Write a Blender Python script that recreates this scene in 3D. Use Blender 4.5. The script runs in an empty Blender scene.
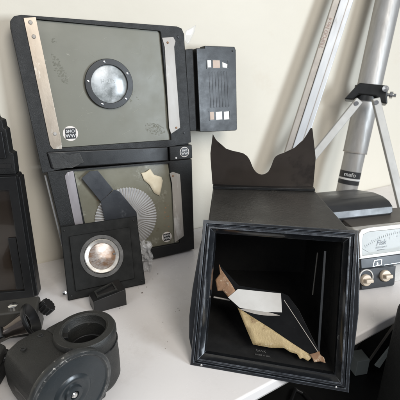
import bpy, bmesh, math, random
from mathutils import Vector, Matrix, noise
random.seed(7)
R = math.radians
sc = bpy.context.scene
COL = sc.collection

# ------------------------------------------------------------------ camera, world, lights, exposure
cam = bpy.data.objects.new('camera', bpy.data.cameras.new('camera'))
COL.objects.link(cam)
cam.location = (0, 0, .36)
cam.rotation_euler = (R(90 - 22), 0, 0)
cam.data.lens = 36; cam.data.sensor_width = 36
cam.data.clip_start = .02; cam.data.clip_end = 60
cam.data.dof.use_dof = True
cam.data.dof.focus_distance = .50
cam.data.dof.aperture_fstop = 14
sc.camera = cam

w = bpy.data.worlds.new('World'); sc.world = w; w.use_nodes = True
w.node_tree.nodes['Background'].inputs[0].default_value = (.86, .90, 1, 1)
w.node_tree.nodes['Background'].inputs[1].default_value = .25

def area(name, loc, target, size, power, col, sy=None):
    l = bpy.data.lights.new(name, 'AREA'); l.energy = power; l.color = col
    l.shape = 'RECTANGLE'; l.size = size; l.size_y = sy or size
    o = bpy.data.objects.new(name, l); COL.objects.link(o)
    o.location = loc
    o.rotation_euler = (Vector(target) - Vector(loc)).to_track_quat('-Z', 'Y').to_euler()
    return o
area('window_light', (.70, -.75, 1.25), (.1, .6, .1), .68, 20, (1, .97, .925), .85)
area('side_window_light', (1.15, -.25, .42), (.03, .36, .0), .35, 17, (.80, .90, 1), .5)
area('left_fill_light', (-1.0, -.7, 1.1), (.05, .5, .1), .9, 5, (.92, .96, 1))  # added fill from the left, no known source; brightens left-facing facets
sc.view_settings.view_transform = 'Standard'
sc.view_settings.look = 'None'
sc.view_settings.exposure = 0
sc.view_settings.gamma = 1
try: sc.view_settings.use_curve_mapping = False
except Exception: pass

# ------------------------------------------------------------------ materials
def mat(name, c1, c2=None, rough=.5, metal=0, scale=30, bump=0, bscale=400, spot=None, edge=None, rvar=.08, coat=0, spec=.5, stretch=None, elo=(.42, .62)):
    """c1/c2 mixed by noise; spot=(colour, scale, threshold, width) wear marks or painted reflections; edge=colour of rubbed corners, on RIM of painted highlights"""
    m = bpy.data.materials.new(name); m.use_nodes = True
    nt = m.node_tree; N = nt.nodes; L = nt.links; b = N['Principled BSDF']
    tc = N.new('ShaderNodeTexCoord'); src = tc.outputs['Object']
    if stretch:
        mp = N.new('ShaderNodeMapping'); mp.inputs['Scale'].default_value = stretch
        L.new(src, mp.inputs[0]); src = mp.outputs[0]
    def nz(s, det=5, ro=.6):
        n = N.new('ShaderNodeTexNoise'); n.inputs['Scale'].default_value = s
        n.inputs['Detail'].default_value = det; n.inputs['Roughness'].default_value = ro
        L.new(src, n.inputs['Vector']); return n.outputs[0]
    def mixc(f, a, bb):
        x = N.new('ShaderNodeMix'); x.data_type = 'RGBA'
        L.new(f, x.inputs[0])
        for k, v in ((6, a), (7, bb)):
            if isinstance(v, tuple): x.inputs[k].default_value = (*v, 1)
            else: L.new(v, x.inputs[k])
        return x.outputs[2]
    def ramp(v, lo, hi):
        r = N.new('ShaderNodeMapRange'); L.new(v, r.inputs[0])
        r.inputs[1].default_value = lo; r.inputs[2].default_value = hi; return r.outputs[0]
    col = mixc(ramp(nz(scale), .3, .7), c1, c2 or tuple(x * .8 for x in c1))
    if spot:
        for sp in (spot if isinstance(spot, list) else [spot]):
            col = mixc(ramp(nz(sp[1], 6, .7), sp[2], sp[2] + sp[3]), col, sp[0])
    if edge:
        bv = N.new('ShaderNodeBevel'); bv.samples = 4; bv.inputs[0].default_value = .0012
        g = N.new('ShaderNodeNewGeometry')
        d = N.new('ShaderNodeVectorMath'); d.operation = 'DOT_PRODUCT'
        L.new(bv.outputs[0], d.inputs[0]); L.new(g.outputs['Normal'], d.inputs[1])
        e = ramp(d.outputs['Value'], .97, .80)
        mu = N.new('ShaderNodeMath'); mu.operation = 'MULTIPLY'
        L.new(e, mu.inputs[0]); L.new(ramp(nz(90, 4), *elo), mu.inputs[1])
        col = mixc(mu.outputs[0], col, edge)
    L.new(col, b.inputs['Base Color'])
    rr = N.new('ShaderNodeMapRange'); L.new(nz(scale * 1.7, 6), rr.inputs[0])
    rr.inputs[1].default_value = .3; rr.inputs[2].default_value = .7
    rr.inputs[3].default_value = max(.02, rough - rvar); rr.inputs[4].default_value = min(1, rough + rvar)
    L.new(rr.outputs[0], b.inputs['Roughness'])
    b.inputs['Metallic'].default_value = metal
    b.inputs['Specular IOR Level'].default_value = spec
    b.inputs['Coat Weight'].default_value = coat
    if bump:
        bp = N.new('ShaderNodeBump'); bp.inputs['Strength'].default_value = 1; bp.inputs['Distance'].default_value = bump
        L.new(nz(bscale, 4), bp.inputs['Height']); L.new(bp.outputs[0], b.inputs['Normal'])
    return m

WALL = mat('painted_wall', (.755, .705, .605), (.70, .65, .55), .7, 0, 3, .0006, 40, spot=[((.66, .58, .47), 5, .60, .25), ((.62, .56, .48), 40, .70, .08)], spec=.2)
TABLE = mat('table_laminate', (.79, .75, .725), (.755, .715, .685), .28, 0, 6, .00006, 200, spot=[((.50, .42, .36), 75, .73, .03), ((.68, .63, .59), 9, .50, .2), ((.70, .66, .62), 30, .62, .08)], rvar=.12)
FLOOR = mat('dark_floor', (.03, .03, .03), (.05, .05, .045), .6, 0, 8, .0005, 60)
CASE = mat('crackle_black', (.008, .0082, .0082), (.013, .0132, .013), .5, 0, 60, .00035, 900, spot=((.07, .07, .066), 30, .68, .1), edge=(.11, .11, .10), spec=.4)
CASE_SMOOTH = mat('satin_black', (.007, .007, .0073), (.011, .011, .011), .36, 0, 40, .00004, 500, spot=((.045, .045, .045), 60, .70, .06), edge=(.13, .13, .125), spec=.42, rvar=.06)
BOARDM = mat('board_black', (.010, .0105, .010), (.016, .0165, .016), .6, 0, 40, .0001, 600, spot=((.05, .05, .047), 50, .70, .06), edge=(.15, .15, .14), spec=.16)
HOODM = mat('hood_leatherette', (.024, .0225, .020), (.036, .033, .029), .40, 0, 24, .0007, 260, spot=((.13, .11, .09), 50, .66, .06), edge=(.16, .15, .14))
RIM = mat('rim_plastic', (.007, .008, .0095), (.012, .013, .015), .22, 0, 50, .00005, 500, spot=((.09, .09, .09), 70, .68, .06), edge=(.42, .46, .52), coat=.5, elo=(.34, .60))  # bluish edge colour paints gloss highlights along the rim steps
FLOCK = mat('matt_black_inside', (.012, .012, .012), (.018, .017, .016), .5, 0, 60, .0001, 700, spec=.4)
MASKM = mat('mask_metal', (.075, .060, .050), (.032, .027, .023), .18, .55, 7, .00003, 120, spot=[((.13, .11, .09), 45, .66, .06), ((.016, .014, .013), 11, .52, .16)], rvar=.08)  # broad brown and dark patches paint uneven reflections; fine pale specks are dust
OLIVE = mat('olive_plate', (.185, .18, .138), (.16, .156, .12), .44, 0, 9, .00004, 300, spot=[((.33, .32, .26), 60, .66, .08), ((.15, .145, .11), 26, .67, .08)])
OLIVE2 = mat('olive_plate_glossy', (.235, .225, .175), (.15, .14, .10), .22, 0, 14, .00004, 300, spot=[((.42, .41, .34), 22, .56, .14), ((.11, .085, .055), 34, .62, .10)])
STRIPB = mat('beige_metal', (.50, .43, .35), (.26, .21, .16), .36, .5, 18, .0001, 300, spot=[((.64, .60, .53), 60, .56, .1), ((.20, .14, .09), 30, .60, .1)], stretch=(1, .35, 1))  # stretched noise paints streaky highlights and brown reflections on the metal
STRIPW = mat('pale_metal', (.46, .44, .41), (.31, .27, .23), .5, .1, 14, .00005, 300, spot=[((.62, .60, .57), 30, .56, .1), ((.25, .17, .12), 50, .66, .08)], stretch=(1, .3, 1))  # pale and brown streaks are reflections painted into the colour
STRIPP = mat('mauve_metal', (.44, .405, .42), (.27, .245, .25), .34, .4, 22, .00005, 300, spot=((.62, .60, .61), 40, .58, .1), stretch=(1, .35, 1))  # pale streaks paint highlights over the mauve metal
CHROME = mat('bright_metal', (.80, .79, .77), (.7, .69, .67), .2, 1, 50, .00002, 500)
ALU = mat('brushed_aluminium', (.44, .425, .405), (.37, .355, .335), .5, .55, 30, .00005, 300, spot=((.33, .30, .27), 20, .58, .2), stretch=(6, 6, .6))
BRACE = mat('brace_metal', (.42, .41, .385), (.34, .325, .30), .5, .15, 20, .00003, 200)
ALUB = mat('pale_aluminium', (.56, .575, .59), (.46, .47, .48), .42, .3, 40, .00003, 300, spot=((.30, .28, .25), 40, .66, .08), stretch=(1, .3, 1))
ALUG = mat('grey_aluminium', (.42, .39, .35), (.34, .31, .28), .5, .6, 40, .0001, 300)
STICK = mat('sticker_cream', (.80, .74, .68), (.74, .68, .62), .5, 0, 60)
INK = mat('ink_black', (.02, .02, .022), None, .5)
WHITE = mat('print_white', (.78, .77, .75), None, .5)
RED = mat('faded_red_ink', (.34, .20, .16), (.42, .36, .31), .6, 0, 200)
WINW = mat('window_white', (.80, .76, .70), (.72, .68, .62), .45, 0, 60)
WINB = mat('window_beige', (.55, .42, .33), (.5, .38, .3), .5, 0, 60)
PAPER = mat('old_paper', (.72, .63, .46), (.62, .52, .36), .7, 0, 60, .0006, 120)
CARD = mat('slate_card', (.030, .032, .037), (.042, .045, .050), .34, 0, 24, .0001, 200, spot=((.10, .105, .11), 35, .64, .08))
GOLD = mat('gold_backing', (.54, .42, .22), (.30, .21, .10), .5, .1, 34, .0010, 140, spot=[((.20, .12, .055), 70, .56, .1), ((.74, .66, .50), 60, .60, .06)])
BROWN = mat('torn_card', (.34, .19, .10), (.20, .11, .06), .7, 0, 90, .0008, 200, spot=((.62, .50, .36), 80, .55, .1))
SHARDW = mat('shard_reflection_paint', (.68, .66, .62), (.52, .49, .45), .25, 0, 18)  # the mirror's white reflection, painted as an off-white colour
PANE = mat('dark_mirror', (.004, .004, .004), (.007, .007, .007), .12, 0, 30, 0, 100, spot=((.05, .05, .05), 60, .68, .05), spec=.35)
LENSGREY = mat('crackle_grey', (.024, .0235, .021), (.016, .016, .0145), .5, 0, 40, .0005, 800, spot=((.075, .07, .06), 55, .66, .06), edge=(.15, .145, .13))
BLUEGREY = mat('blue_grey_enamel', (.026, .031, .034), (.017, .021, .023), .28, 0, 30, .00008, 300, spot=((.09, .095, .09), 70, .66, .05))
WORN = mat('worn_rim', (.040, .042, .042), (.028, .03, .03), .36, .2, 60, .0001, 300, spot=[((.07, .07, .068), 40, .5, .1), ((.48, .46, .42), 150, .61, .04)], edge=(.5, .48, .45))
METERW = mat('meter_ivory', (.58, .56, .53), (.50, .48, .45), .30, .15, 20, .00003, 200, spot=((.25, .21, .17), 45, .66, .08))
METERG = mat('meter_taupe', (.075, .065, .056), (.055, .048, .042), .38, 0, 12)
METERD = mat('meter_charcoal', (.026, .030, .034), (.035, .038, .042), .35, 0, 20)
DIAL = mat('dial_face', (.60, .61, .59), (.55, .56, .54), .5, 0, 20)
HOODG = mat('gloss_cover', (.020, .020, .021), (.028, .028, .028), .34, 0, 20, .00005, 100)
KNOB = mat('ivory_knob', (.66, .56, .44), (.58, .48, .37), .35, 0, 30)
BRONZE = mat('bronze_glass', (.022, .015, .010), (.014, .010, .007), .18, 0, 6, coat=.5)
COPPER = mat('dark_chrome', (.20, .17, .15), (.14, .12, .11), .2, .9, 30)
GREENG = mat('grey_green_card', (.46, .50, .47), (.38, .42, .40), .5, 0, 20)
GREYBODY = mat('grey_body', (.060, .056, .048), (.040, .038, .034), .45, 0, 20, .0001, 300, edge=(.22, .2, .18))

def glass(name, col, rough=.03, alpha=1):
    m = bpy.data.materials.new(name); m.use_nodes = True
    b = m.node_tree.nodes['Principled BSDF']
    b.inputs['Base Color'].default_value = (*col, 1); b.inputs['Roughness'].default_value = rough
    b.inputs['Transmission Weight'].default_value = alpha; b.inputs['IOR'].default_value = 1.45
    return m
GLASS = glass('clear_plastic', (.97, .98, .98))
GLASS.node_tree.nodes['Principled BSDF'].inputs['IOR'].default_value = 1.12
FOIL = glass('crumpled_clear_film', (.80, .79, .78), .10, 0)
FOIL.node_tree.nodes['Principled BSDF'].inputs['Alpha'].default_value = .24
FOIL.node_tree.nodes['Principled BSDF'].inputs['Specular IOR Level'].default_value = 1
LENSF = mat('hazy_lens_paint', (.34, .36, .355), (.13, .14, .135), .16, 0, 14, .00005, 90, spot=((.60, .62, .62), 12, .50, .14), spec=.5)  # clear porthole glass; whitish haze and reflection painted as pale patches
FLUTE = mat('fluted_glass', (.82, .82, .82), (.60, .60, .60), .12, .3, 60, coat=.6)

# ------------------------------------------------------------------ helpers
def frame(o, yaw, lean=0):
    a, l = R(yaw), R(lean)
    W = Vector((math.cos(a), math.sin(a), 0)); Nn = Vector((-math.sin(a), math.cos(a), 0))
    U = Vector((0, 0, 1)) * math.cos(l) + Nn * math.sin(l)
    Z = W.cross(U)
    M = Matrix((W, U, Z)).transposed().to_4x4(); M.translation = Vector(o)
    return M
def thing(name, label, cat, M=None, group=None):
    o = bpy.data.objects.new(name, None); o.empty_display_size = .02; COL.objects.link(o)
    if M is not None:
        o.matrix_world = M if isinstance(M, Matrix) else Matrix.Translation(M)
    o['label'] = label; o['category'] = cat
    if group: o['group'] = group
    return o
def tag(o, label, cat, group=None):
    o['label'] = label; o['category'] = cat
    if group: o['group'] = group
    return o
def obj(name, bm, m, parent=None, bevel=0, seg=2, smooth=35, label=None, M=None, kind=None):
    bmesh.ops.recalc_face_normals(bm, faces=bm.faces)
    me = bpy.data.meshes.new(name); bm.to_mesh(me); bm.free()
    me.materials.append(m)
    me.shade_smooth(); me.set_sharp_from_angle(angle=R(smooth))
    o = bpy.data.objects.new(name, me); COL.objects.link(o)
    if parent is not None: o.parent = parent
    if M is not None: o.matrix_basis = M
    if bevel:
        b = o.modifiers.new('bevel', 'BEVEL'); b.width = bevel; b.segments = seg; b.limit_method = 'ANGLE'; b.angle_limit = R(30)
        b.harden_normals = True
    if label: o['label'] = label
    if kind: o['kind'] = kind
    return o
def prism(pts, z0, z1, bm=None):
    bm = bm or bmesh.new()
    a = [bm.verts.new((x, y, z0)) for x, y in pts]; b = [bm.verts.new((x, y, z1)) for x, y in pts]
    bm.faces.new(a[::-1]); bm.faces.new(b)
    n = len(pts)
    for i in range(n): bm.faces.new((a[i], a[(i+1) % n], b[(i+1) % n], b[i]))
    return bm
def box(x0, x1, y0, y1, z0, z1, bm=None):
    return prism([(x0, y0), (x1, y0), (x1, y1), (x0, y1)], z0, z1, bm)
def loops(ls, closed_ends=(True, True), bm=None):
    bm = bm or bmesh.new()
    V = [[bm.verts.new(p) for p in l] for l in ls]
    n = len(ls[0])
    for a, b in zip(V, V[1:]):
        for i in range(n): bm.faces.new((a[i], a[(i+1) % n], b[(i+1) % n], b[i]))
    if closed_ends[0]: bm.faces.new(V[0])
    if closed_ends[1]: bm.faces.new(V[-1])
    return bm
def ring(outer, inner, z0, z1):
    return loops([[(x, y, z0) for x, y in outer], [(x, y, z1) for x, y in outer],
                  [(x, y, z1) for x, y in inner], [(x, y, z0) for x, y in inner], [(x, y, z0) for x, y in outer]], (False, False))
def lathe(prof, c=(0, 0, 0), n=48, close=(True, True), bm=None, sx=1, sy=1):
    ls = [[(c[0] + r * sx * math.cos(2*math.pi*k/n), c[1] + r * sy * math.sin(2*math.pi*k/n), c[2] + z) for k in range(n)] for r, z in prof]
    return loops(ls, close, bm)
def tube_ring(ro, ri, z0, z1, c=(0, 0), n=48, ch=.0006):
    return lathe([(ri, z0), (ro, z0), (ro, z1 - ch), (ro - ch, z1), (ri + ch, z1), (ri, z1 - ch), (ri, z0)], (c[0], c[1], 0), n, (False, False))
def rod(a, b, r, bm=None, n=16, r2=None):
    bm = bm or bmesh.new()
    a, b = Vector(a), Vector(b); d = (b - a).normalized()
    u = d.orthogonal().normalized(); v = d.cross(u)
    r2 = r if r2 is None else r2
    return loops([[a + (u*math.cos(t) + v*math.sin(t)) * r for t in [2*math.pi*k/n for k in range(n)]],
                  [b + (u*math.cos(t) + v*math.sin(t)) * r2 for t in [2*math.pi*k/n for k in range(n)]]], (True, True), bm)
def bar(a, b, w_, t_, side, bm=None):
    """rectangular bar a-b, width w_ along 'side', thickness t_"""
    bm = bm or bmesh.new()
    a, b = Vector(a), Vector(b); d = (b - a).normalized()
    s = Vector(side); s = (s - d * s.dot(d)).normalized(); t = d.cross(s)
    q = [s*w_/2 + t*t_/2, -s*w_/2 + t*t_/2, -s*w_/2 - t*t_/2, s*w_/2 - t*t_/2]
    return loops([[a + k for k in q], [b + k for k in q]], (True, True), bm)
def text(name, s, size, m, parent, loc, rotz=0, M=None, shear=0, align='CENTER', off=0):
    c = bpy.data.curves.new(name, 'FONT'); c.body = s; c.size = size; c.extrude = .00006; c.shear = shear
    c.align_x = align; c.align_y = 'CENTER'; c.materials.append(m); c.offset = off
    tmp = bpy.data.objects.new(name, c)
    me = bpy.data.meshes.new_from_object(tmp); me.name = name
    bpy.data.objects.remove(tmp)
    if not me.materials: me.materials.append(m)
    o = bpy.data.objects.new(name, me); COL.objects.link(o); o.parent = parent
    o.matrix_basis = M if M is not None else (Matrix.Translation(loc) @ Matrix.Rotation(rotz, 4, 'Z'))
    return o
def screw(parent, x, y, z, r=.0024, m=CHROME):
    bm = lathe([(r, 0), (r, .0006), (r*.75, .0013), (.00001, .0014)], (x, y, z), 16, (True, False))
    return obj('screw', bm, m, parent)
def badge(parent, x, y, z, r, rot, txt=('SNO', 'WW'), disc=STICK, border=INK):
    b = obj('badge', lathe([(r, 0), (r, .0005)], (x, y, z), 40), disc, parent)
    if disc is CARD: obj('badge_ring', tube_ring(r, r*.88, z, z + .0008, (x, y), 40, .0001), STICK, b)
    k = r * .70
    sq = [(x + a*math.cos(rot) - c*math.sin(rot), y + a*math.sin(rot) + c*math.cos(rot)) for a, c in ((-k, -k), (k, -k), (k, k), (-k, k))]
    s = obj('badge_print', prism(sq, z + .0005, z + .0008), border, b)
    for i, t in enumerate(txt):
        dy = (.42 - .88*i) * k
        text('lettering', t, k*(.80 if len(t) > 2 else .92), WHITE, b, (x - dy*math.sin(rot), y + dy*math.cos(rot), z + .0009), rot, off=.00008)
    return b

# ------------------------------------------------------------------ setting
Wd = Vector((math.cos(R(27)), math.sin(R(27)), 0)); Wn = Vector((-math.sin(R(27)), math.cos(R(27)), 0))
wf = frame((-.282, .600, 0), 27, 0)
wall = obj('wall', box(-1.6, 3.2, -1.0, 2.4, -.1, 0), WALL, M=wf); wall['kind'] = 'structure'
fl = obj('floor', box(-3, 4, -3, 3, -.66, -.62), FLOOR); fl['kind'] = 'structure'

t = thing('table', 'off-white laminate table top that carries all the photographic equipment', 'table', (0, .5, 0))
tp = [(-.75, -.166), (.95, .873), (1.26, 1.385), (-.88, .293)]
obj('tabletop', prism([(x, y - .5) for x, y in tp], -.016, 0), TABLE, t, bevel=.003, seg=3)
e0, e1 = Vector((-.75, -.166 - .5, 0)), Vector((.95, .873 - .5, 0))
ed = (e1 - e0).normalized(); en = Vector((-ed.y, ed.x, 0))
obj('edge_strip', bar(e0 + en*.016 + Vector((0, 0, -.0225)), e1 + en*.016 + Vector((0, 0, -.0225)), .018, .010, en), METERW, t, bevel=.002)
for x, y in ((-.55, -.38), (.84, .42), (1.08, .72), (-.70, -.22)):
    obj('leg', box(x-.02, x+.02, y-.02, y+.02, -.62, -.028), CASE_SMOOTH, t, bevel=.003)

# ------------------------------------------------------------------ hinged olive case leaning on the wall
H = frame((-.0128, .6461, .004), 27, 8)
case = thing('hinged_case', 'large hinged black case with olive plates and round porthole, leaning on the wall', 'camera case', H)
up_out = [(-.2345, .174), (-.2435, .376), (-.240, .3845), (-.234, .3885), (.001, .3765), (.0075, .372), (.010, .365), (.0095, .1925), (-.0315, .1935), (-.215, .2065)]
slab = [(-.232, .177), (-.2415, .372), (-.2400, .380), (-.2350, .3855), (-.227, .3868), (-.002, .375), (.006, .371), (.0085, .365), (.0085, .166)]
obj('upper_body', prism(slab, -.026, -.003), CASE, case, bevel=.003)
o_ = [(-.2345, .174), (-.2438, .372), (-.2425, .381), (-.2370, .3868), (-.228, .3885), (-.002, .3768), (.0065, .374), (.0100, .366), (.0095, .1925)]
i_ = [(-.2010, .2075), (-.2110, .374), (-.2113, .379), (-.2113, .3828), (-.2080, .3836), (-.0340, .3702), (-.0315, .3698), (-.0303, .3670), (-.0275, .2005)]
obj('upper_rim', ring(o_, i_, -.003, .004), CASE, case, bevel=.0012)
obj('upper_plate', prism([(-.2005, .2078), (-.2112, .3832), (-.0305, .3698), (-.0277, .2008)], -.003, -.0008), OLIVE, case, label='olive green plate with a round porthole and dark scuffs')
# dark scuffs: irregular flakes of print on the plate
SCUFF = mat('scuffed_print', (.125, .12, .09), (.19, .185, .14), .6, 0, 140)
def scuff(parent, cx, cy, rx, ry, n, z, rot=0, m=SCUFF, name='scuff_marks'):
    bm = bmesh.new()
    for i in range(n):
        a = random.uniform(0, 6.28); rr = math.sqrt(random.random())
        dx, dy = rx*rr*math.cos(a), ry*rr*math.sin(a)
        x = cx + dx*math.cos(rot) - dy*math.sin(rot); y = cy + dx*math.sin(rot) + dy*math.cos(rot)
        s = random.uniform(.0003, .0014); k = 7; b0 = random.random()*3
        vs = [bm.verts.new((x + s*random.uniform(.3, 1.2)*math.cos(b0 + 6.28*j/k)*1.3, y + s*random.uniform(.3, 1.2)*math.sin(b0 + 6.28*j/k), z + i*1e-6)) for j in range(k)]
        bm.faces.new(vs)
    return obj(name, bm, m, parent)
scuff(case, -.188, .318, .006, .022, 110, -.0006, R(20))
scuff(case, -.190, .356, .003, .004, 10, -.0006)
scuff(case, -.052, .221, .018, .009, 110, -.0006, R(-20))
scuff(case, -.085, .272, .01, .012, 12, -.0006)
sl = [(-.2258, .3845), (-.2100, .3860), (-.2013, .2197), (-.202, .2060), (-.2146, .2074), (-.2178, .2135)]
obj('left_strip', prism(sl, .004, .0054), STRIPB, case, bevel=.0004, label='streaky beige metal retaining strip')
sr = [(-.029, .3597), (-.01, .3611), (-.0066, .3546), (-.0096, .3461), (-.0098, .2191), (-.0269, .2108), (-.0296, .221), (-.026, .3463)]
obj('right_strip', prism(sr, .004, .0053), STRIPW, case, bevel=.0004, label='pale metal retaining strip with notched ends')
for x, y in ((-.2180, .3790), (-.2165, .3610), (-.2088, .2290)): screw(case, x, y, .0054, .0028, STRIPW)
for x, y in ((-.0205, .3525), (-.017, .2198)): screw(case, x, y, .0053, .0018, BROWN)
for x, y in ((-.0012, .3611), (-.003, .2100)): screw(case, x, y, .004, .0022, INK)
# porthole
c = (-.1195, .2945)
po = obj('porthole_ring', tube_ring(.0365, .0278, -.001, .0042, c, 56), CASE_SMOOTH, case)
for k in range(5):
    a = R(92 + 72*k + 6)
    obj('screw', lathe([(.0016, 0), (.0016, .0007), (.00001, .0011)], (c[0] + .0322*math.cos(a), c[1] + .0322*math.sin(a), .0042), 12, (True, False)), CHROME, po)
obj('porthole_lens', lathe([(.0278, -.0007), (.0278, .0006), (.024, .0016), (.016, .0026), (.008, .0031), (.00001, .0033)], (c[0], c[1], 0), 56, (True, False)), LENSF, case)
text('porthole_lettering', 'HALA', .0085, mat('faint_print', (.55, .57, .56), None, .4), case, (c[0] - .002, c[1] + .004, .0036), R(-3))
badge(case, -.186, .2268, -.0008, .0110, R(-3))
SCR = mat('scratch_pale', (.36, .35, .29), (.28, .27, .21), .6, 0, 80)
bm = bmesh.new()
for k in range(34):
    x, y = random.uniform(-.195, -.045), random.uniform(.215, .365); a = random.gauss(.4, .9); l_ = random.uniform(.003, .018)
    if (x + .1195)**2 + (y - .2945)**2 < .0022: continue
    bar((x, y, -.00068), (x + l_*math.cos(a), y + l_*math.sin(a)*.8, -.00068), random.uniform(.00012, .0003), .0001, (-math.sin(a), math.cos(a), 0), bm)
obj('scratches', bm, SCR, case, kind='stuff')
bm = bmesh.new()
for k in range(26):
    x, y = random.uniform(-.18, -.045), random.uniform(.03, .155); a = random.gauss(1.2, .8); l_ = random.uniform(.003, .015)
    bar((x, y, -.00068), (x + l_*math.cos(a), y + l_*math.sin(a)*.8, -.00068), random.uniform(.00012, .0003), .0001, (-math.sin(a), math.cos(a), 0), bm)
obj('scratches', bm, SCR, case, kind='stuff')
# hinge
obj('hinge_bar', prism([(-.2246, .2045), (-.0345, .1905), (-.0350, .1660), (-.2216, .1785)], -.004, .0062), CASE_SMOOTH, case, bevel=.0025, label='smooth black hinge bar')
obj('hinge_block', prism([(-.0325, .1903), (.0095, .1890), (.0087, .1650), (-.0332, .1660)], -.004, .0066), CASE, case, bevel=.002)
badge(case, -.0062, .1782, .0066, .0086, R(-3), disc=CARD)
screw(case, -.0222, .1700, .0066, .0018, WHITE)
# cloth tape over the left end of the hinge
bm = bmesh.new()
TAPE = mat('cloth_tape', (.030, .030, .028), (.02, .02, .02), .6, 0, 60, .0006, 250, edge=(.16, .15, .13))
obj('tape', prism([(-.2215, .2005), (-.202, .2010), (-.186, .1930), (-.181, .1800), (-.192, .1765), (-.2180, .1790)], .0063, .0067), TAPE, case, bevel=.0002)
obj('tape', prism([(-.204, .1960), (-.178, .1975), (-.174, .1830), (-.1900, .1780)], .0068, .0071), TAPE, case, bevel=.0002)
# lower half
obj('lower_body', prism([(-.2270, .1750), (.0080, .1635), (.0010, 0), (-.2150, .002)], -.026, -.003), CASE, case, bevel=.003)
obj('lower_rim', ring([(-.2280, .1755), (.0085, .1640), (.0010, -.001), (-.2160, 0)], [(-.1895, .1705), (-.0345, .1620), (-.0262, .0170), (-.1805, .0250)], -.003, .004), CASE, case, bevel=.0012)
obj('lower_plate', prism([(-.1890, .1702), (-.0348, .1616), (-.0266, .0174), (-.1800, .0254)], -.003, -.0008), OLIVE2, case, label='stained glossy olive plate with a fluted disc')
scuff(case, -.150, .115, .02, .006, 26, -.0006, R(-50), BROWN, 'scuff_marks')
scuff(case, -.045, .07, .006, .03, 22, -.0006, 0, BROWN)
sr2 = [(-.0352, .1455), (-.0289, .1468), (-.0169, .141), (-.0167, .1251), (-.0184, .0291), (-.0367, .0208), (-.0364, .0282), (-.0325, .1276)]
obj('right_strip', prism(sr2, .004, .0053), STRIPW, case, bevel=.0004)
screw(case, -.0300, .1400, .0053, .0016, BROWN)
obj('left_strip', prism([(-.2042, .1656), (-.1997, .1704), (-.1907, .1717), (-.1872, .0754), (-.1995, .0764)], .004, .0053), STRIPP, case, bevel=.0004, label='mauve tinted metal retaining strip')
badge(case, -.0486, .0324, -.0008, .0092, R(-2), disc=STICK)
# side edge: thin bright trim down the outer left side
obj('edge_trim', bar((-.2300, .168, -.012), (-.2190, .02, -.012), .0022, .006, (1, 0, 0)), ALUB, case)
# fluted disc
fd = obj('fluted_disc', lathe([(.052, -.0006), (.052, .0012), (.012, .0018), (.00001, .0020)], (-.1165, .0800, 0), 64, (True, False)), ALUG, case)
for k in range(64):
    a = 2*math.pi*k/64
    if k == 0:
        bm = bmesh.new()
        p = [(.012, 0), (.0535, 0)]
        A = [bm.verts.new(v) for v in ((.012, -.0005, 0), (.0515, -.0017, 0), (.0530, 0, 0), (.0515, .0017, 0), (.012, .0005, 0))]
        B_ = [bm.verts.new(v) for v in ((.012, 0, .0012), (.0500, 0, .0034))]
        bm.faces.new((A[0], A[1], B_[1], B_[0])); bm.faces.new((A[3], A[4], B_[0], B_[1])); bm.faces.new((A[1], A[2], B_[1])); bm.faces.new((A[2], A[3], B_[1])); bm.faces.new((A[4], A[0], B_[0]))
        fl0 = obj('flute', bm, FLUTE, fd, smooth=10)
        fo = fl0
    else:
        fo = fl0.copy(); COL.objects.link(fo)
    fo.matrix_basis = Matrix.Translation((-.1165, .0800, .0016)) @ Matrix.Rotation(a, 4, 'Z')

# ------------------------------------------------------------------ loose things on the case
pf = H @ Matrix.Translation((0, 0, .0044))
def sheet(pts, z0, z1, crumple, m, name, label, cat, M, bevel=0, sub=3, seed=0, parent=None, th=.0005):
    bm = bmesh.new()
    vs = [bm.verts.new((x, y, 0)) for x, y in pts]; f = bm.faces.new(vs)
    bmesh.ops.triangulate(bm, faces=bm.faces)
    bmesh.ops.subdivide_edges(bm, edges=bm.edges, cuts=sub, use_grid_fill=True)
    bmesh.ops.triangulate(bm, faces=bm.faces)
    for v in bm.verts:
        q = Vector((v.co.x*70 + seed, v.co.y*70, seed))
        v.co.z = z0 + (noise.noise(q) + .5*noise.noise(q*2.3)) * crumple + crumple
    o = obj(name, bm, m, parent, M=M, smooth=25)
    s = o.modifiers.new('solid', 'SOLIDIFY'); s.thickness = th; s.offset = 0
    if label: tag(o, label, cat)
    return o
paper = [(-.0839, .1526), (-.077, .1525), (-.0678, .1571), (-.0618, .146), (-.0497, .1407), (-.0476, .1343), (-.0555, .1084), (-.0648, .1153), (-.0714, .1303), (-.0801, .1394)]
sheet(paper, -.0040, 0, .0010, PAPER, 'torn_paper', 'torn scrap of yellowed paper stuck above the fluted glass disc', 'paper scrap', pf, seed=3)
st = thing('folded_card', 'bent strip of slate grey card hanging across the fluted glass disc', 'card strip', pf)
obj('upper_fold', prism([(-.1804, .1589), (-.167, .168), (-.1547, .1672), (-.1345, .1339), (-.1563, .1177)], .002, .0030), CARD, st, bevel=.0003)
b_ = obj('lower_fold', prism([(-.1566, .1180), (-.1332, .1340), (-.1250, .1290), (-.1010, .0900), (-.1010, .0700), (-.1523, .070)], .0036, .0046), CARD, st, bevel=.0003)

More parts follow.
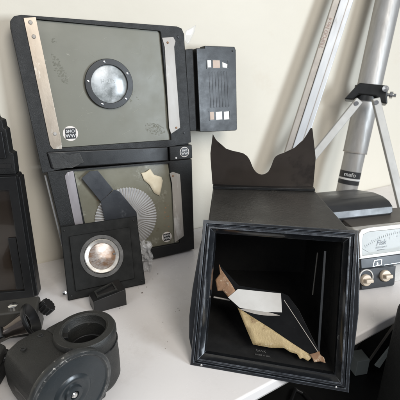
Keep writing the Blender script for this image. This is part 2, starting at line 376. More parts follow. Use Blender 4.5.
# cartridge beside the case
cg = thing('plate_cartridge', 'flat black ribbed cartridge with two rows of small windows beside the case', 'film holder', H)
obj('cartridge_body', prism([(.0300, .3440), (.0455, .3440), (.0455, .3478), (.1035, .3455), (.1057, .3400), (.1021, .2060), (.0990, .2039), (.0449, .2070), (.0273, .2087)], -.014, .004), CASE_SMOOTH, cg, bevel=.001, label='smooth black cartridge shell')
obj('cartridge_spine', prism([(.0125, .3430), (.0265, .3441), (.0235, .2104), (.0115, .2113)], -.020, -.002), CASE, cg, bevel=.001)
obj('cartridge_back', prism([(.0262, .3390), (.0302, .3390), (.0272, .2150), (.0232, .2150)], -.018, -.008), FLOCK, cg)
wins = [(.0488, .3249, .0556, .3134, WINW), (.0592, .3246, .0725, .3121, WINB), (.077, .323, .0873, .3116, WINW),
        (.0484, .2404, .056, .2272, WINB), (.0598, .2396, .0721, .2261, WINW), (.0758, .2388, .0864, .2252, WINW)]
for i, (x0, y1, x1, y0, m) in enumerate(wins):
    if i == 2: pts = [(x0, y0), (x1, y0 + .002), (x1, y1), ]
    else: pts = [(x0, y0), (x1, y0), (x1, y1), (x0, y1)]
    if i == 2:
        obj('window', prism([(x0 + .0005, y0 + .0095), (x0 + .0005, y0 + .001), (x1 - .001, y0), (x1, y0 + .006)], .004, .0044), m, cg)
    else: obj('window', prism(pts, .004, .0044), m, cg)
obj('window_frame', ring([(.0468, .3262), (.0900, .3245), (.0896, .3095), (.0466, .3112)], [(.0480, .3252), (.0886, .3236), (.0884, .3108), (.0480, .3124)], .004, .0049), CASE_SMOOTH, cg)
obj('window_frame', ring([(.0466, .2418), (.0888, .2402), (.0884, .2238), (.0464, .2254)], [(.0478, .2407), (.0874, .2392), (.0872, .2249), (.0476, .2264)], .004, .0049), CASE_SMOOTH, cg)
for k in range(7):
    x = .0505 + k*.0058
    obj('rib', box(x, x + .0022, .2470, .3060, .004, .0046), CASE_SMOOTH, cg, bevel=.0003)
screw(cg, .0985, .3390, .004, .0015, CASE)
# clear plastic clip on top corner
clip = sheet([(.0085, .3560), (.0120, .3700), (.0310, .3790), (.0285, .3690), (.0200, .3560), (.0150, .3500)], 0, 0, .001, FOIL, 'plastic_clip', 'small clear plastic clip sticking out at the case\'s upper right corner', 'plastic clip', H @ Matrix.Translation((0, 0, .004)), seed=8)
# crumpled film behind the small lens board
film = bmesh.new()
NU, NV = 26, 34
def fpt(i, j, k):
    u, v = i/NU - .5, j/NV - .5
    q = Vector((u*2.6 + k*7, v*4, k*3))
    a1_ = noise.noise(q); a2_ = noise.noise(q*2.1 + Vector((9, 0, 0))); a3_ = abs(noise.noise(q*1.3 + Vector((0, 5, 0))))
    return (u*.022*(1 - .5*abs(v)) + a2_*.006, .010*a1_ + .013*a3_ - k*.006, v*.050 + a1_*.005)
for k in (0, 1):
    g = [[film.verts.new(fpt(i, j, k)) for j in range(NV + 1)] for i in range(NU + 1)]
    for i in range(NU):
        for j in range(NV): film.faces.new((g[i][j], g[i+1][j], g[i+1][j+1], g[i][j+1]))
cf = obj('crumpled_film', film, FOIL, M=Matrix.Translation((-.0895, .575, .029)), smooth=28)
sm_ = cf.modifiers.new('solid', 'SOLIDIFY'); sm_.thickness = .0003
tag(cf, 'crumpled clear plastic film behind the right edge of the small square lens board', 'plastic film')

# ------------------------------------------------------------------ small lens board
Bf = frame((-.194, .490, .002), 22, 30)
lb = thing('lens_board', 'small square black lens board with chrome ring propped against the olive case', 'lens board', Bf)
obj('board', prism([(0, 0), (.117, 0), (.1215, .1085), (.0045, .1100)], -.008, 0), BOARDM, lb, bevel=.0015)
ri = [(.0122, .0112), (.1015, .0118), (.1075, .0925), (.0148, .0935)]
obj('raised_panel', prism(ri, 0, .0035), BOARDM, lb, bevel=.0012)
c = (.0578, .0553)
obj('recess_ring', tube_ring(.0330, .0262, .0034, .0046, c, 56, .0008), CASE_SMOOTH, lb)
obj('chrome_ring', lathe([(.0195, .0036), (.0262, .0036), (.0262, .0058), (.0250, .0066), (.0205, .0054), (.0195, .0036)], (c[0], c[1], 0), 64, (False, False)), mat('ring_metal', (.78, .74, .68), (.68, .64, .58), .28, .8, 60), lb)
IRIS = mat('iris_glass', (.34, .19, .10), (.10, .085, .08), .12, .1, 14, 0, 60, spot=[((.62, .60, .58), 14, .44, .14), ((.05, .05, .055), 30, .62, .06)], spec=.5, stretch=(1, 2.2, 1))  # brown and whitish reflections painted into the glass as streaks
obj('lens_glass', lathe([(.0195, .0037), (.012, .0048), (.00001, .0052)], (c[0], c[1], 0), 48, (True, False)), IRIS, lb)
obj('lens_tab', box(c[0] + .0165, c[0] + .0205, c[1] - .001, c[1] + .0015, .0055, .0066), CASE_SMOOTH, lb)
for x, y in ((.0060, .0060), (.1120, .0060), (.1150, .1020), (.0095, .1030)): screw(lb, x, y, 0, .0014, CASE)
kn = obj('knob', lathe([(.002, 0), (.003, .001), (.003, .003), (.00001, .0038)], (-.003, .012, -.006), 14, (True, False)), CHROME, lb)

# small open black block
pb = thing('viewfinder_tube', 'small open-ended black rectangular tube lying in front of the small lens board', 'viewfinder', frame((-.1420, .4640, .0128), 30, 90) @ Matrix.Scale(1.22, 4))
# local: X along, Y back, Z up
ang = 0
outer = [[(-.0165, -.0105, -.0085), (.0185, -.0125, -.0105), (.0185, .0125, -.0105), (-.0165, .0105, -.0085)],
         [(-.0165, -.0105, .0085), (.0185, -.0125, .0120), (.0185, .0125, .0120), (-.0165, .0105, .0085)]]
def vf(bm=None):
    bm = bmesh.new()
    o1 = [(-.019, -.010, .0), (-.019, .010, .0), (-.019, .010, .016), (-.019, -.010, .016)]
    o2 = [(.019, -.013, .0), (.019, .013, .0), (.019, .013, .022), (.019, -.013, .022)]
    i2 = [(.019, -.0105, .0025), (.019, .0105, .0025), (.019, .0105, .0195), (.019, -.0105, .0195)]
    i1 = [(-.010, -.007, .004), (-.010, .007, .004), (-.010, .007, .012), (-.010, -.007, .012)]
    return loops([o1, o2, i2, i1], (True, True), bm)
obj('tube_body', vf(), CASE_SMOOTH, pb, bevel=.0006, M=Matrix.Translation((.014, .012, -.0105)))
obj('top_window', ring([(-.012, -.006), (.012, -.0085), (.012, .0085), (-.012, .006)], [(-.0105, -.0045), (.0105, -.007), (.0105, .007), (-.0105, .0045)], .0075, .0105), LENSGREY, pb, M=Matrix.Translation((.014, .012, 0)) @ Matrix.Rotation(R(-8), 4, 'Y'))

# ------------------------------------------------------------------ lens head with disc (lower left)
az = -42.3
ax = Vector((math.cos(R(az)), math.sin(R(az)), 0))          # disc normal
Dm = Matrix((Vector((math.cos(R(az+90)), math.sin(R(az+90)), 0)), -ax, Vector((0, 0, 1)))).transposed().to_4x4()
Dm.translation = Vector((-.123, .2876, 0))                   # X = side (right-back), Y = away from disc, Z up
lh = thing('lens_turret', 'heavy dark grey crackle lens turret with open barrel and worn round flange', 'camera lens', Dm)
def rbox(a, b):  # horizontal rounded body following a D section
    ls = []
    for y, k in ((.004, .94), (.010, 1), (.05, 1), (.080, .98), (.090, .90), (.095, .72)):
        l = []
        for x, z in ((-.028, .002), (-.031, .020), (-.030, .042), (-.024, .056), (-.010, .062), (.012, .063), (.0215, .062), (.0222, .055), (.0222, .02), (.0215, .002)):
            cx, cz = -.003, .03
            l.append((cx + (x - cx)*k, y, max(.001, cz + (z - cz)*k)))
        ls.append(l)
    return loops(ls)
obj('housing_shoulder', box(.018, .044, .0640, .0880, .001, .0600), LENSGREY, lh, bevel=.006, seg=4)
obj('housing_shoulder', box(.018, .040, .0055, .0160, .001, .0560), LENSGREY, lh, bevel=.003, seg=3)
obj('housing', rbox(0, 0), LENSGREY, lh, bevel=.004, seg=3, smooth=50)
bc = (.0445, .0400)
Mt_ = Matrix.Translation((bc[0], bc[1], 0)) @ Matrix.Rotation(R(-3), 4, 'X')
obj('barrel', lathe([(.0290, .0), (.0320, .006), (.0330, .03), (.0325, .0585), (.0335, .0605), (.0335, .066), (.0320, .0690), (.0255, .0700), (.0235, .0688), (.0228, .062), (.0215, .060), (.0212, .006), (.012, .004), (.00001, .004)], n=72, close=(True, False)), LENSGREY, lh, M=Mt_, smooth=30)
obj('bayonet_lug', box(-.004, .0035, -.004, .004, 0, .004), CASE_SMOOTH, lh, bevel=.0008, M=Mt_ @ Matrix.Rotation(R(150), 4, 'Z') @ Matrix.Translation((.0215, 0, .0615)))
obj('barrel_throat', tube_ring(.0212, .0180, .030, .046, (0, 0), 48), FLOCK, lh, M=Mt_)
for x, y in ((-.012, .020), (-.012, .070), (.010, .076)):
    obj('screw', lathe([(.0030, 0), (.0030, .0009), (.0022, .0014), (.0005, .0008), (.00001, .0008)], (x, y, .0622), 18, (True, False)), CASE_SMOOTH, lh)
obj('barrel_seam', tube_ring(.0338, .0325, .050, .0518, (0, 0), 64), CASE_SMOOTH, lh, M=Mt_)
obj('name_plate', box(-.026, -.0245, .030, .062, .022, .034), CASE_SMOOTH, lh, bevel=.0006, M=Matrix.Translation((-.0045, 0, 0)))
# flange disc, axis along -Y local
Fm = Matrix.Translation((0, 0, .0440)) @ Matrix.Rotation(R(90), 4, 'X')
fl_ = obj('flange', lathe([(.030, -.012), (.036, -.009), (.0430, -.006), (.0440, -.004), (.0440, .001), (.0432, .0022), (.0400, .0026), (.0388, .0016)], n=96, close=(True, False)), WORN, lh, M=Fm, smooth=35, label='flange rim with bare metal showing through worn paint')
obj('flange_face', lathe([(.0388, .0017), (.0372, .0006), (.0200, .0010), (.0175, .0030), (.0150, .0034), (.0125, .0022), (.0095, .0022), (.0085, .0045), (.0045, .0050), (.0040, .0022), (.00001, .0020)], n=96, close=(False, False)), BLUEGREY, lh, M=Fm, smooth=35, label='blue grey recessed flange face')
obj('hub_screw', lathe([(.0032, .002), (.0032, .0046), (.0022, .0056), (.00001, .0058)], n=20, close=(True, False)), CHROME, lh, M=Fm)

# flared reflector, left
def axis_frame(a, b):
    a, b = Vector(a), Vector(b); z = (b - a).normalized(); x = z.orthogonal().normalized(); y = z.cross(x)
    M = Matrix((x, y, z)).transposed().to_4x4(); M.translation = a; return M
fr = thing('flared_cone', 'black cone with a flared rim and coppery highlight beside the lens turret', 'reflector', axis_frame((-.2330, .3860, .033), (-.1990, .3960, .046)))
obj('cone', lathe([(.007, -.004), (.0075, 0), (.0078, .004), (.0098, .012), (.0122, .020), (.0135, .026)], n=48, close=(True, True)), COPPER, fr, smooth=40)
obj('flare', lathe([(.0130, .026), (.0185, .028), (.0205, .030), (.0210, .033), (.0195, .0345), (.014, .031), (.008, .022), (.00001, .021)], n=56, close=(True, False)), CASE_SMOOTH, fr, smooth=40)
obj('cone_foot', box(-.007, .007, -.010, .010, -.030, .0), CASE_SMOOTH, fr, bevel=.002, M=Matrix.Identity(4))

# grey camera block behind the cone
gb = thing('grey_camera_body', 'small grey camera body with toothed knob behind the flared cone', 'camera body', frame((-.235, .430, 0), 12, 90))
obj('body_shell', box(-.030, .024, -.016, .016, 0, .040), GREYBODY, gb, bevel=.003)
bm = bmesh.new()
pts = []
for k in range(24):
    r = .0105 if k % 2 else .0085
    pts.append((r*math.cos(math.pi*k/12), r*math.sin(math.pi*k/12)))
obj('toothed_knob', prism(pts, .0, .012), CASE_SMOOTH, gb, M=Matrix.Translation((.028, .002, .026)) @ Matrix.Rotation(R(50), 4, 'Y'), bevel=.0006)
obj('knob_cap', lathe([(.006, 0), (.006, .003), (.004, .0045), (.00001, .005)], n=20, close=(True, False)), CHROME, gb, M=Matrix.Translation((-.006, -.004, .040)))

# dark clutter in the lower left corner
bb = thing('black_tilt_head', 'black tilting head with a locking lever in the lower left corner', 'tripod head', frame((-.262, .330, 0), 0, 90))
obj('head_block', box(-.050, .040, -.050, .040, .0, .024), CASE, bb, bevel=.004)
obj('clamp_plate', box(-.046, .034, -.020, .034, .0242, .030), CASE_SMOOTH, bb, bevel=.0015)
obj('clamp_jaw', prism([(.030, .0), (.041, .004), (.041, .030), (.030, .036)], .0242, .036), LENSGREY, bb, bevel=.0015)
obj('lever', rod((-.02, .000, .034), (.052, .030, .020), .0034, r2=.0048), CASE_SMOOTH, bb)
obj('lever_ring', tube_ring(.011, .007, 0, .004, (0, 0), 28), CASE_SMOOTH, bb, M=Matrix.Translation((.028, -.012, .0305)))
obj('steel_pin', lathe([(.0042, 0), (.0042, .006), (.003, .008), (.00001, .0088)], n=20, close=(True, False)), CHROME, bb, M=Matrix.Translation((.033, -.010, .026)) @ Matrix.Rotation(R(30), 4, 'Y'))

# ------------------------------------------------------------------ stepped black magazine on the left
Lf = frame((-.2455, .498, 0), 8, 4)
mg = thing('film_magazine', 'tall stepped black film magazine with a brown glass panel at the left edge', 'film magazine', Lf)
obj('lower_shell', prism([(-.125, 0), (0, 0), (.0010, .190), (-.125, .190)], -.026, -.004), CASE_SMOOTH, mg, bevel=.003)
obj('side_rib', box(-.0030, .0035, .002, .186, -.024, -.004), CASE_SMOOTH, mg, bevel=.0015)
obj('front_frame', ring([(-.125, .001), (-.0005, .001), (.0005, .189), (-.125, .189)], [(-.117, .016), (-.0125, .016), (-.0115, .170), (-.117, .170)], -.004, .003), CASE_SMOOTH, mg, bevel=.001)
obj('glass_panel', prism([(-.117, .016), (-.0125, .016), (-.0115, .170), (-.117, .170)], -.004, -.0015), BRONZE, mg, label='glossy dark brown glass panel')
obj('panel_strip', box(-.024, -.013, .018, .100, -.0015, .001), CASE_SMOOTH, mg, bevel=.0006)
obj('upper_shell', prism([(-.125, .190), (-.002, .190), (-.0010, .218), (-.0055, .2205), (-.0055, .2505), (-.0085, .2525), (-.0085, .2620), (-.0150, .2650), (-.0150, .2760), (-.125, .278)], -.024, -.006), CASE, mg, bevel=.0012)
obj('slot', box(-.125, -.006, .1990, .2050, -.006, -.0052), FLOCK, mg)
obj('step_cover', prism([(-.125, .2130), (-.0100, .2130), (-.0100, .2480), (-.125, .2480)], -.006, -.002), CASE_SMOOTH, mg, bevel=.001)

# ------------------------------------------------------------------ viewing hood
Rf = frame((-.012, .367, .0), -12.5, 26)
vh = thing('viewing_hood', 'big square black viewing hood lying open towards the camera, broken mirror inside', 'viewing hood', Rf)
Wr, Hr = .1800, .1765
def rect(i, z, j=0):
    return [(i, i, z), (Wr - i, i - .001, z), (Wr - i - .002, Hr - i + .001, z), (i - .0005, Hr - i - .003, z)]
rimprof = [(.003, -.014), (.0008, -.012), (0, -.009), (0, -.001), (.0006, 0), (.0040, .0004), (.0050, -.0030), (.0072, -.0034), (.0080, .0008), (.0094, .0010), (.0100, -.0004), (.0150, -.0060), (.0155, -.016), (.003, -.014)]
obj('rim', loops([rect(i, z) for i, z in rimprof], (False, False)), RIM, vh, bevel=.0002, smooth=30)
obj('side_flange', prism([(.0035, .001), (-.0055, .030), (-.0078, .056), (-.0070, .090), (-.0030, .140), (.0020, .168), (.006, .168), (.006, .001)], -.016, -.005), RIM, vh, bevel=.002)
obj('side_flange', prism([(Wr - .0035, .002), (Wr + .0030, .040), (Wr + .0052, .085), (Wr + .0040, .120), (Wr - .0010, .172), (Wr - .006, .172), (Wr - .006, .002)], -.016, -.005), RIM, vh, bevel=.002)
Ri = Rf.inverted()
def q(v): return tuple(Ri @ Vector(v))
bt = [(.0198, .5727, .150), (.1714, .5639, .150), (.1714, .5639, .004), (.0198, .5727, .004)]     # back rectangle, world
bo = [q(v) for v in bt]
fo_ = [(.0035, Hr - .0065, -.012), (Wr - .0055, Hr - .0025, -.012), (Wr - .0035, .0045, -.012), (.0035, .0045, -.012)]
fi_ = [(.0152, Hr - .0185, -.0145), (Wr - .0175, Hr - .0145, -.0145), (Wr - .0155, .0145, -.0145), (.0152, .0155, -.0145)]
bi = [q(v) for v in ((.0235, .5667, .146), (.1674, .5579, .146), (.1674, .5579, .008), (.0235, .5667, .008))]
# outer skin with a top that sags a little
def lerp(a, b, s): return [tuple(Vector(x).lerp(Vector(y), s)) for x, y in zip(a, b)]
obj('hood_shell', loops([fo_, lerp(fo_, bo, .5), bo], (False, True)), HOODM, vh, bevel=.003, seg=3)
obj('hood_lining', loops([fi_, bi], (False, True)), FLOCK, vh)
obj('lining_ledge', bar(tuple(Ri @ Vector((.0215, .5640, .118))), tuple(Ri @ Vector((.1680, .5555, .118))), .003, .006, (0, 1, 0)), GREYBODY, vh)
obj('lining_strip', prism([(.1462, .030), (.1492, .030), (.1480, .150), (.1452, .150)], -.030, -.027), METERD, vh, bevel=.0006)
# screws / catches on the rim
obj('catch', lathe([(.0026, 0), (.0026, .0006), (.0018, .0008), (.00001, .0006)], (Wr - .0133, .0560, -.0048), 20, (True, False)), CASE_SMOOTH, vh)
obj('rivet', lathe([(.0014, 0), (.0014, .0008), (.00001, .0012)], (.0140, .0028, .0), 12, (True, False)), CHROME, vh)
obj('rivet', lathe([(.0014, 0), (.0014, .0008), (.00001, .0012)], (.1660, .0028, .0), 12, (True, False)), CHROME, vh)
# guide rods in the hood
obj('guide_rod', rod((.0150, .0760, -.040), (.036, .0745, -.042), .0012), ALUG, vh)
obj('guide_rod', rod((.1380, .093, -.050), (.1400, .146, -.050), .0009), GREYBODY, vh)
GREYT = mat('dull_print', (.16, .15, .14), None, .6)
PM = Ri @ frame((.0735, .3800, .0094), -12.5, 88)
text('maker_lettering', 'RANK', .0046, GREYT, vh, None, M=PM)
text('maker_lettering', 'MADE IN U.K.', .0030, GREYT, vh, None, M=PM @ Matrix.Translation((.003, -.0065, 0)))

# broken mirror: slanting pane and torn backing
Vf = frame((-.0069, .3894, .010), -12.5, 42)
mr = thing('broken_mirror', 'broken mirror shard with peeling gold backing lying inside the viewing hood', 'broken mirror', Vf)
pane = [(0.0172, 0.1033), (.0460, .0790), (.0995, .0768), (.1080, .0740), (.1215, .0590), (0.1545, 0.003), (0.1409, 0.0064), (0.0474, 0.0516), (0.034, 0.0629)]
obj('mirror_pane', prism(pane, -.0030, -.0005), PANE, mr, bevel=.0002)
obj('pane_edge', bar((.1032, .0681, .0), (.1510, .0079, .0), .0007, .0007, (1, 1, 0)), ALUG, mr)
gold = [(0.0474, 0.0516), (.0660, .0432), (0.0891, 0.0328), (.115, .0200), (0.1409, 0.0081), (0.1355, 0.0023), (0.1297, 0.0047), (.1262, .0032), (0.1226, 0.0081), (0.1145, 0.0091), (0.1073, 0.0125), (.092, .0105), (0.0708, 0.0111), (0.0604, 0.0288)]
sheet(gold, 0, 0, .0004, GOLD, 'gold_backing', None, None, Matrix.Identity(4), seed=2, parent=mr, th=.0010)
sheet([(0.0172, 0.1033), (.0215, .0960), (0.0282, 0.0888), (.0370, .0790), (0.0425, 0.0715), (0.034, 0.0629), (.0265, .0700), (0.0198, 0.0686), (0.0154, 0.0821), (0.0205, 0.0906)], 0, 0, .0014, BROWN, 'torn_corner', None, None, Matrix.Translation((0, 0, -.0004)), seed=5, parent=mr, th=.001, sub=4)
sheet([(.1365, .0100), (.1420, .0120), (0.1474, 0.0150), (.1490, .0110), (.1530, .0090), (0.1550, 0.003), (.1490, .0040), (0.1422, 0.0020), (.1400, .0060)], 0, 0, .0014, BROWN, 'torn_tip', None, None, Matrix.Translation((0, 0, .0006)), seed=6, parent=mr, th=.001, sub=4)
obj('shard_reflection', prism([(0.0341, 0.0623), (0.0454, 0.0743), (0.0989, 0.0755), (0.1019, 0.0529), (0.0815, 0.0507), (0.0505, 0.0514)], .0004, .0012), SHARDW, mr, bevel=.0002)  # bright reflection in the mirror, built as a pale solid piece
cr = [(.0500 + .050*s_, .0500 - .001*s_ + .0022*math.sin(math.pi*s_)) for s_ in [k/10 for k in range(11)]] + [(.0500 + .050*s_, .0500 - .001*s_ - .0030*math.sin(math.pi*s_)) for s_ in [k/10 for k in range(9, 0, -1)]]
obj('curved_sliver', prism(cr, .0002, .0009), ALUG, mr)

# face mask standing at the back of the hood
Kf = frame((.0198, .5727, .1515), -4, 4)
mk = thing('eye_mask', 'dark metal face mask with a nose notch standing on the back of the viewing hood', 'face mask', Kf)
prof = [(-.0008, .0016), (-.0043, .0342), (-.0049, .0599), (-.0036, .0747), (-.0016, .0808), (.0004, .0780), (.0056, .069), (.0183, .0573), (.0280, .0545), (.0369, .0529), (.0440, .0512), (.0500, .0472), (.0542, .0412), (.0584, .0315), (.0612, .0265), (.0650, .0225), (.0690, .0203), (.0731, .0197), (.0775, .0208), (.0818, .0240), (.0842, .0285), (.0864, .0345), (.0886, .0430), (.0910, .0470), (.0949, .0500), (.1034, .0533), (.118, .0606), (.1293, .0718), (.1385, .0885), (.1405, .0900), (.1420, .0880), (.1452, .0771), (.1489, .0597), (.1507, .0374), (.1513, .0022)]
def top_at(x, flip=False):
    for (xa, ya), (xb, yb) in zip(prof[4:-1], prof[5:]):
        if xa <= x <= xb and xb - xa > 1e-6 and yb > .015: return ya + (yb - ya)*(x - xa)/(xb - xa)
    return .06
bm = bmesh.new(); NX, NY = 90, 8; G = {}
for side_ in (0, 1):
    for i in range(NX + 1):
        for j in range(NY + 1):
            s0 = i/NX
            x_t = .0002 + (.1415 - .0002)*s0 if True else 0
            yt = top_at(max(.0002, min(.1415, x_t)))
            vv = j/NY
            y = .0016 + (yt - .0016)*vv
            bl = -.0049 if y > .045 else -.0049 + (.045 - y)/.045*.004
            br = .1507 + (.045 - y)/.045*.0005 if y < .045 else .1507 - (y - .045)/.045*.0092
            if y > .05: bl = -.0049 + max(0, y - .05)/.031*.0035
            x = x_t + (bl - .0002)*(max(0, 1 - s0*9)**1.5) + (br - .1415)*(max(0, 1 - (1 - s0)*9)**1.5)
            z = -.9*(x - .073)**2 + (.0006 if side_ else -.0010)
            G[side_, i, j] = bm.verts.new((x, y, z))
for side_ in (0, 1):
    for i in range(NX):
        for j in range(NY): bm.faces.new((G[side_, i, j], G[side_, i+1, j], G[side_, i+1, j+1], G[side_, i, j+1]))
for i in range(NX):
    for j in (0, NY): bm.faces.new((G[0, i, j], G[0, i+1, j], G[1, i+1, j], G[1, i, j]))
for j in range(NY):
    for i in (0, NX): bm.faces.new((G[0, i, j], G[0, i, j+1], G[1, i, j+1], G[1, i, j]))
obj('mask_plate', bm, MASKM, mk, smooth=40)
obj('mask_foot', box(.000, .151, -.0015, .0022, -.003, .010), CASE_SMOOTH, mk, bevel=.0006)

# ------------------------------------------------------------------ light meter on the right
Mf = frame((.2455, .5150, .0035), 13, 20) @ Matrix.Scale(1.055, 4)
lm = thing('light_meter', 'ivory enlarger meter with dial window and two knobs right of the hood', 'meter', Mf)
Mi = Mf.inverted()
Xr = .135
def side_prism(ys, x0, x1):      # profile in (y up, z out)
    return loops([[(x0, y, z) for y, z in ys], [(x1, y, z) for y, z in ys]])
obj('base', side_prism([(-.0025, -.010), (-.0015, -.002), (.031, -.001), (.033, -.080), (.026, -.082)], .0, .0585), METERD, lm, bevel=.003)
obj('dial_housing', side_prism([(.0315, -.06), (.0315, .0), (.0450, .0), (.0870, -.003), (.0905, -.012), (.0915, -.050)], -.001, Xr), METERW, lm, bevel=.003, seg=3)
fo2 = [(.0010, .0465), (.0014, .0820), (.0060, .0880), (.0180, .0896), (.1300, .0896), (.1300, .0460)]
fi2 = [(.0045, .0500), (.0055, .0720), (.0085, .0800), (.0180, .0830), (.1260, .0820), (.1260, .0510)]
obj('window_surround', ring(fo2, fi2, -.0015, .0020), METERW, lm, bevel=.0012)
obj('dial', prism([(x, y) for x, y in fi2], .0, .0006), DIAL, lm)
bm = bmesh.new()
for k in range(34):
    a = R(117 - k*1.35); r0, r1 = .1405, .1405 + (.0028 if k % 4 else .0045)
    bar((.075 + r0*math.cos(a), -.064 + r0*math.sin(a), .0008), (.075 + r1*math.cos(a), -.064 + r1*math.sin(a), .0008), .00045, .0002, (1, 0, 0), bm)
obj('dial_scale', bm, METERD, lm)
for i, s_ in enumerate(('2', '4', '8', '16')):
    a = R(100 - i*5.4); text('dial_number', s_, .0040, METERD, lm, (.075 + .1365*math.cos(a), -.064 + .1365*math.sin(a), .0008), a - R(90))
text('dial_lettering', 'Fisk', .0105, METERD, lm, (.0365, .0655, .0008), R(2), shear=.4, off=.0001)
text('dial_lettering', 'AUTO AM P', .0036, METERD, lm, (.0370, .0588, .0008), R(1))
text('dial_lettering', 'MADE IN U.K.', .0022, METERD, lm, (.0370, .0550, .0008), R(1))
obj('needle', bar((.006, .0600, .0011), (.016, .0535, .0011), .0004, .0003, (1, 0, 0)), INK, lm)
obj('dial_glass', prism(fi2, .0009, .0013), GLASS, lm)
obj('name_band', prism([(.0008, .0315), (.1300, .0300), (.1300, .0455), (.0008, .0455)], -.0012, .0032), METERD, lm, bevel=.001)
bm = ring([(.019, .0325), (.034, .0335), (.035, .0420), (.022, .0415)], [(.0200, .0332), (.0330, .0341), (.0340, .0413), (.0228, .0408)], .0032, .0038)
obj('band_emblem', bm, CHROME, lm)
text('band_lettering', 'E', .006, CHROME, lm, (.0275, .0360, .0034))
obj('band_line', bar((.038, .0328, .0034), (.075, .0335, .0034), .0007, .0005, (0, 1, 0)), CHROME, lm)
obj('knob_panel', prism([(.0012, .0300), (.0600, .0285), (.0560, .0020), (.0525, -.0005), (.0012, .0005)], -.0012, .0005), INK, lm, bevel=.001)
def knob(x, y):
    k = obj('knob', lathe([(.0085, 0), (.0085, .003), (.0075, .0045), (.00001, .005)], (x, y, .0006), 28, (True, False)), KNOB, lm)
    obj('knob_grip', box(x - .0060, x + .0060, y - .0026, y + .0030, .004, .0125), KNOB, k, bevel=.0015)
    return k
k1 = knob(.0080, .0140); k2 = knob(.0400, .0165)
obj('knob_collar', tube_ring(.0120, .0095, .0004, .0018, (.0095, .0180), 36), ALUG, lm)
obj('body_shell', side_prism([(.0000, -.012), (.031, -.004), (.033, -.078), (.028, -.080)], .0595, Xr), METERW, lm, bevel=.002)
# sloping taupe top and rounded gloss cover
def mp(v): return tuple(Mi @ Vector(v))
obj('sloping_top', side_prism([(.0850, -.010), (.0908, -.012), (.1080, -.058), (.060, -.075), (.034, -.061)], .0005, Xr + .03), METERG, lm, bevel=.002)
prof2 = [(.0930, -.060), (.0950, -.040), (.1020, -.0330), (.1130, -.0330), (.1230, -.0400), (.1300, -.0520), (.1350, -.0700), (.1400, -.1250), (.1050, -.1280), (.0960, -.09)]
obj('gloss_cover', loops([[(x0, cy_ + (y - cy_)*k, z) for y, z in prof2] for cy_ in (.115,) for x0, k in ((-.026, .9), (-.024, 1), (.0800, 1), (.0840, .92), (.0860, .75))]), HOODG, lm, bevel=.003, seg=3, smooth=60)

# ------------------------------------------------------------------ tripod
tr = thing('tripod', 'silver tripod with thick centre tube, black collar and channel leg against the wall', 'tripod', (.30, .80, 0))
def tw(v): return Vector(v) - Vector((.30, .80, 0))
p1 = Vector((.321, .812, .101)); p2 = Vector((.367, .87, .429))
d = (p2 - p1).normalized()
zb = p1 - d*((p1.z - .002)/d.z); ztop = p1 + d*.85
mid = p1 + d*.038
obj('centre_tube', rod(tw(mid), tw(ztop), .0238, n=48), ALU, tr)
obj('inner_tube', rod(tw(zb), tw(mid), .0212, n=48), ALU, tr)
obj('tube_band', rod(tw(mid - d*.0015), tw(mid + d*.0008), .0243, n=48), ALUG, tr)
obj('warning_label', rod(tw(p1 - d*.030), tw(p1 - d*.002), .0215, n=48), INK, tr)
lm_ = axis_frame(tw(p1 - d*.011), tw(p1 + d*.1))
# lettering on the tube label, facing the camera
fdir = (Vector((0, 0, .36)) - p1); fdir = (fdir - d*fdir.dot(d)).normalized()
xx = d.cross(fdir) ; TM = Matrix((xx, d, fdir)).transposed().to_4x4(); TM.translation = tw(p1 - d*.009) + fdir*.0216
text('label_lettering', 'mafo', .012, WHITE, tr, None, M=TM)
obj('label_stripe', rod(tw(p1 - d*.0205), tw(p1 - d*.0165), .02165, n=48), WHITE, tr)
# collar
pc = p1 + d*.158
side = xx
CM = Matrix((xx, d, fdir)).transposed().to_4x4(); CM.translation = tw(pc)
obj('collar', prism([(-.042, -.018), (-.020, .0165), (.034, .0165), (.036, -.004), (.040, -.018), (.030, -.018), (.015, -.006), (-.016, -.006), (-.026, -.018)], -.026, .030), CASE_SMOOTH, tr, bevel=.003, M=CM)
obj('collar_sleeve', rod(tw(pc - d*.016), tw(pc + d*.014), .0275, n=40), CASE_SMOOTH, tr)
obj('thumb_screw', lathe([(.0035, 0), (.0035, .006), (.0075, .007), (.0075, .012), (.004, .013), (.004, .018), (.00001, .0185)], n=24, close=(True, False)), CHROME, tr, M=CM @ Matrix.Translation((.034, .001, .012)) @ Matrix.Rotation(R(90), 4, 'Y'))
obj('thumb_screw', lathe([(.003, 0), (.003, .004), (.006, .005), (.006, .009), (.00001, .0095)], n=24, close=(True, False)), CHROME, tr, M=CM @ Matrix.Translation((.030, .009, .030)))
# braces
def C_(px, py, t):      # a point on the sight line, used once to set the two brace ends
    u, v = (px-200)/400, (200-py)/400; cp, sp = math.cos(R(22)), math.sin(R(22))
    return Vector((u*t, (cp + v*sp)*t, .36 + (-sp + v*cp)*t))
a1, b1 = C_(356.5, 103.4, .775), C_(300, 173, .785)
a2, b2 = C_(376.5, 102.5, .770), C_(408, 232, .76)
for a_, b_2 in ((a1, b1), (a2, b2)):
    s_ = (b_2 - a_).cross(Vector((0, 1, -.3)))
    obj('brace', bar(tw(a_ + (a_-b_2).normalized()*.008), tw(b_2), .0150, .009, s_), ALUG if 0 else BRACE, tr, bevel=.0015)
    n_ = (Vector((0, 0, .36)) - a_).normalized()
    obj('pivot_bolt', rod(tw(a_ + n_*.002), tw(a_ + n_*.0085), .0042, n=20), CHROME, tr)
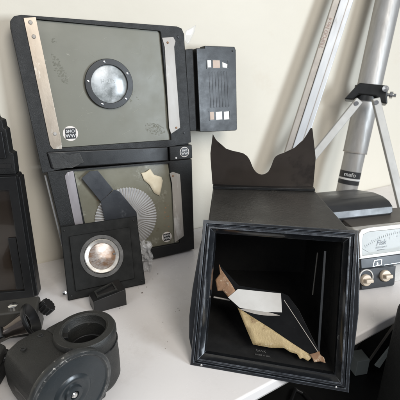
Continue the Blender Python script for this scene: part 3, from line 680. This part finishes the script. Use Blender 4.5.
# channel leg
l1 = Vector((.191, .767, .176)); l2 = Vector((.265, .824, .426)); dl = (l2 - l1).normalized()
lb0 = l1 - dl*((l1.z - .004)/dl.z); lt = l1 + dl*.62
sx_ = Vector((.97, -.22, -.28)); sx_ = (sx_ - dl*sx_.dot(dl)).normalized(); tn = dl.cross(sx_)
if tn.y > 0: tn = -tn
LM = Matrix((sx_, dl, sx_.cross(dl))).transposed().to_4x4(); LM.translation = tw(lb0)
Ln = (lt - lb0).length
fz = 1 if (LM.to_3x3() @ Vector((0, 0, 1))).y < 0 else -1
obj('leg', prism([(-.0180, .0), (-.006, .0), (-.006, Ln), (-.0180, Ln)], -.014*fz, .006*fz), ALUG, tr, bevel=.0015, M=LM, label='grey side of the channel leg with faded red writing')  # shaded side of the leg, its darker tone put into the colour
obj('leg_face', prism([(-.0057, .0), (.0170, .0), (.0170, Ln), (-.0057, Ln)], -.012*fz, .0085*fz), ALUB, tr, bevel=.0012, M=LM, label='bright front face of the channel leg')  # lit side of the leg, bluish window light put into the colour
obj('leg_groove', box(.0085, .0096, .002, Ln - .002, (.0085 if fz > 0 else -.0094), (.0094 if fz > 0 else -.0085)), ALUG, tr, M=LM)
TL = LM @ Matrix.Translation((-.0122, .385, .0064*fz)) @ Matrix.Rotation(R(90), 4, 'Z')
if fz < 0: TL = TL @ Matrix.Rotation(R(180), 4, 'X')
text('leg_lettering', 'TRIPOD No 4', .0095, RED, tr, None, M=TL, off=.0002)

# ------------------------------------------------------------------ under the table edge
bg = thing('black_bag', 'black equipment bag standing at the right beyond the table edge', 'bag', (.37, .36, -.62))
obj('bag_body', box(-.124, .22, -.09, .06, 0, .665), mat('bag_cloth', (.014, .014, .013), (.02, .02, .018), .75, 0, 60, .0008, 500), bg, bevel=.012, seg=3)
obj('bag_flap', box(-.120, .22, -.094, .064, .62, .672), CASE, bg, bevel=.008, seg=3)
cr_ = thing('black_crate', 'black equipment crate standing under the table edge', 'crate', (.25, .50, -.62))
obj('crate_body', box(-.30, .12, -.10, .15, 0, .46), FLOCK, cr_, bevel=.004)
obj('crate_lid', box(-.303, .123, -.103, .153, .4605, .475), CASE_SMOOTH, cr_, bevel=.002)
gc = obj('carton', box(-.011, .011, -.012, .012, 0, .030), GREENG, M=Matrix.Translation((.258, .505, -.1445)) @ Matrix.Rotation(R(12), 4, 'Z'), bevel=.001)
tag(gc, 'tiny grey-green carton on the crate under the table edge', 'carton')
gp = obj('grey_board', prism([(.0, 0), (.0075, -.004), (.034, .060), (.0325, .061)], 0, .003), GREENG, M=frame((.2590, .4600, -.0900), 0, 5), bevel=.0004)
tag(gp, 'thin grey-green board standing between the bag and the table edge', 'board')
cs = thing('black_case', 'glossy black instrument case leaning under the table corner behind the grey board', 'case', (.285, .52, -.144))
obj('case_shell', prism([(-.022, 0), (.060, 0), (.060, .110), (.018, .110)], -.02, .02), CASE_SMOOTH, cs, bevel=.003, M=Matrix.Rotation(R(90), 4, 'X'))
obj('case_trim', bar((-.021, -.021, .004), (.018, -.021, .106), .003, .002, (1, 0, 0)), ALUG, cs)
cd = bmesh.new()
pp = [Vector((.02 + .16*k/14, .365 + .05*math.sin(k*.7) + .004*k, -.1395 + .003*math.sin(k*1.9))) for k in range(15)]
for a_, b_2 in zip(pp, pp[1:]): rod(a_, b_2, .0032, cd, 10)
tag(obj('power_cable', cd, CASE_SMOOTH, smooth=60), 'black power cable lying on the crate under the table edge', 'cable')
# crumbs of dust and paint on the table
dust = bmesh.new()
for k in range(46):
    x, y = random.uniform(-.17, .10), random.uniform(.36, .62)
    r = random.uniform(.0003, .0009)
    if random.random() < .12: r *= 1.7
    bmesh.ops.create_icosphere(dust, subdivisions=1, radius=r, matrix=Matrix.Translation((x, y, r*.4)) @ Matrix.Diagonal((1, random.uniform(.5, 1.5), .5, 1)))
dd = obj('table_crumbs', dust, mat('crumbs', (.26, .19, .15), (.12, .10, .09), .8, 0, 300), smooth=10)
tag(dd, 'scattered tiny brown crumbs and dust on the white table', 'crumbs'); dd['kind'] = 'stuff'
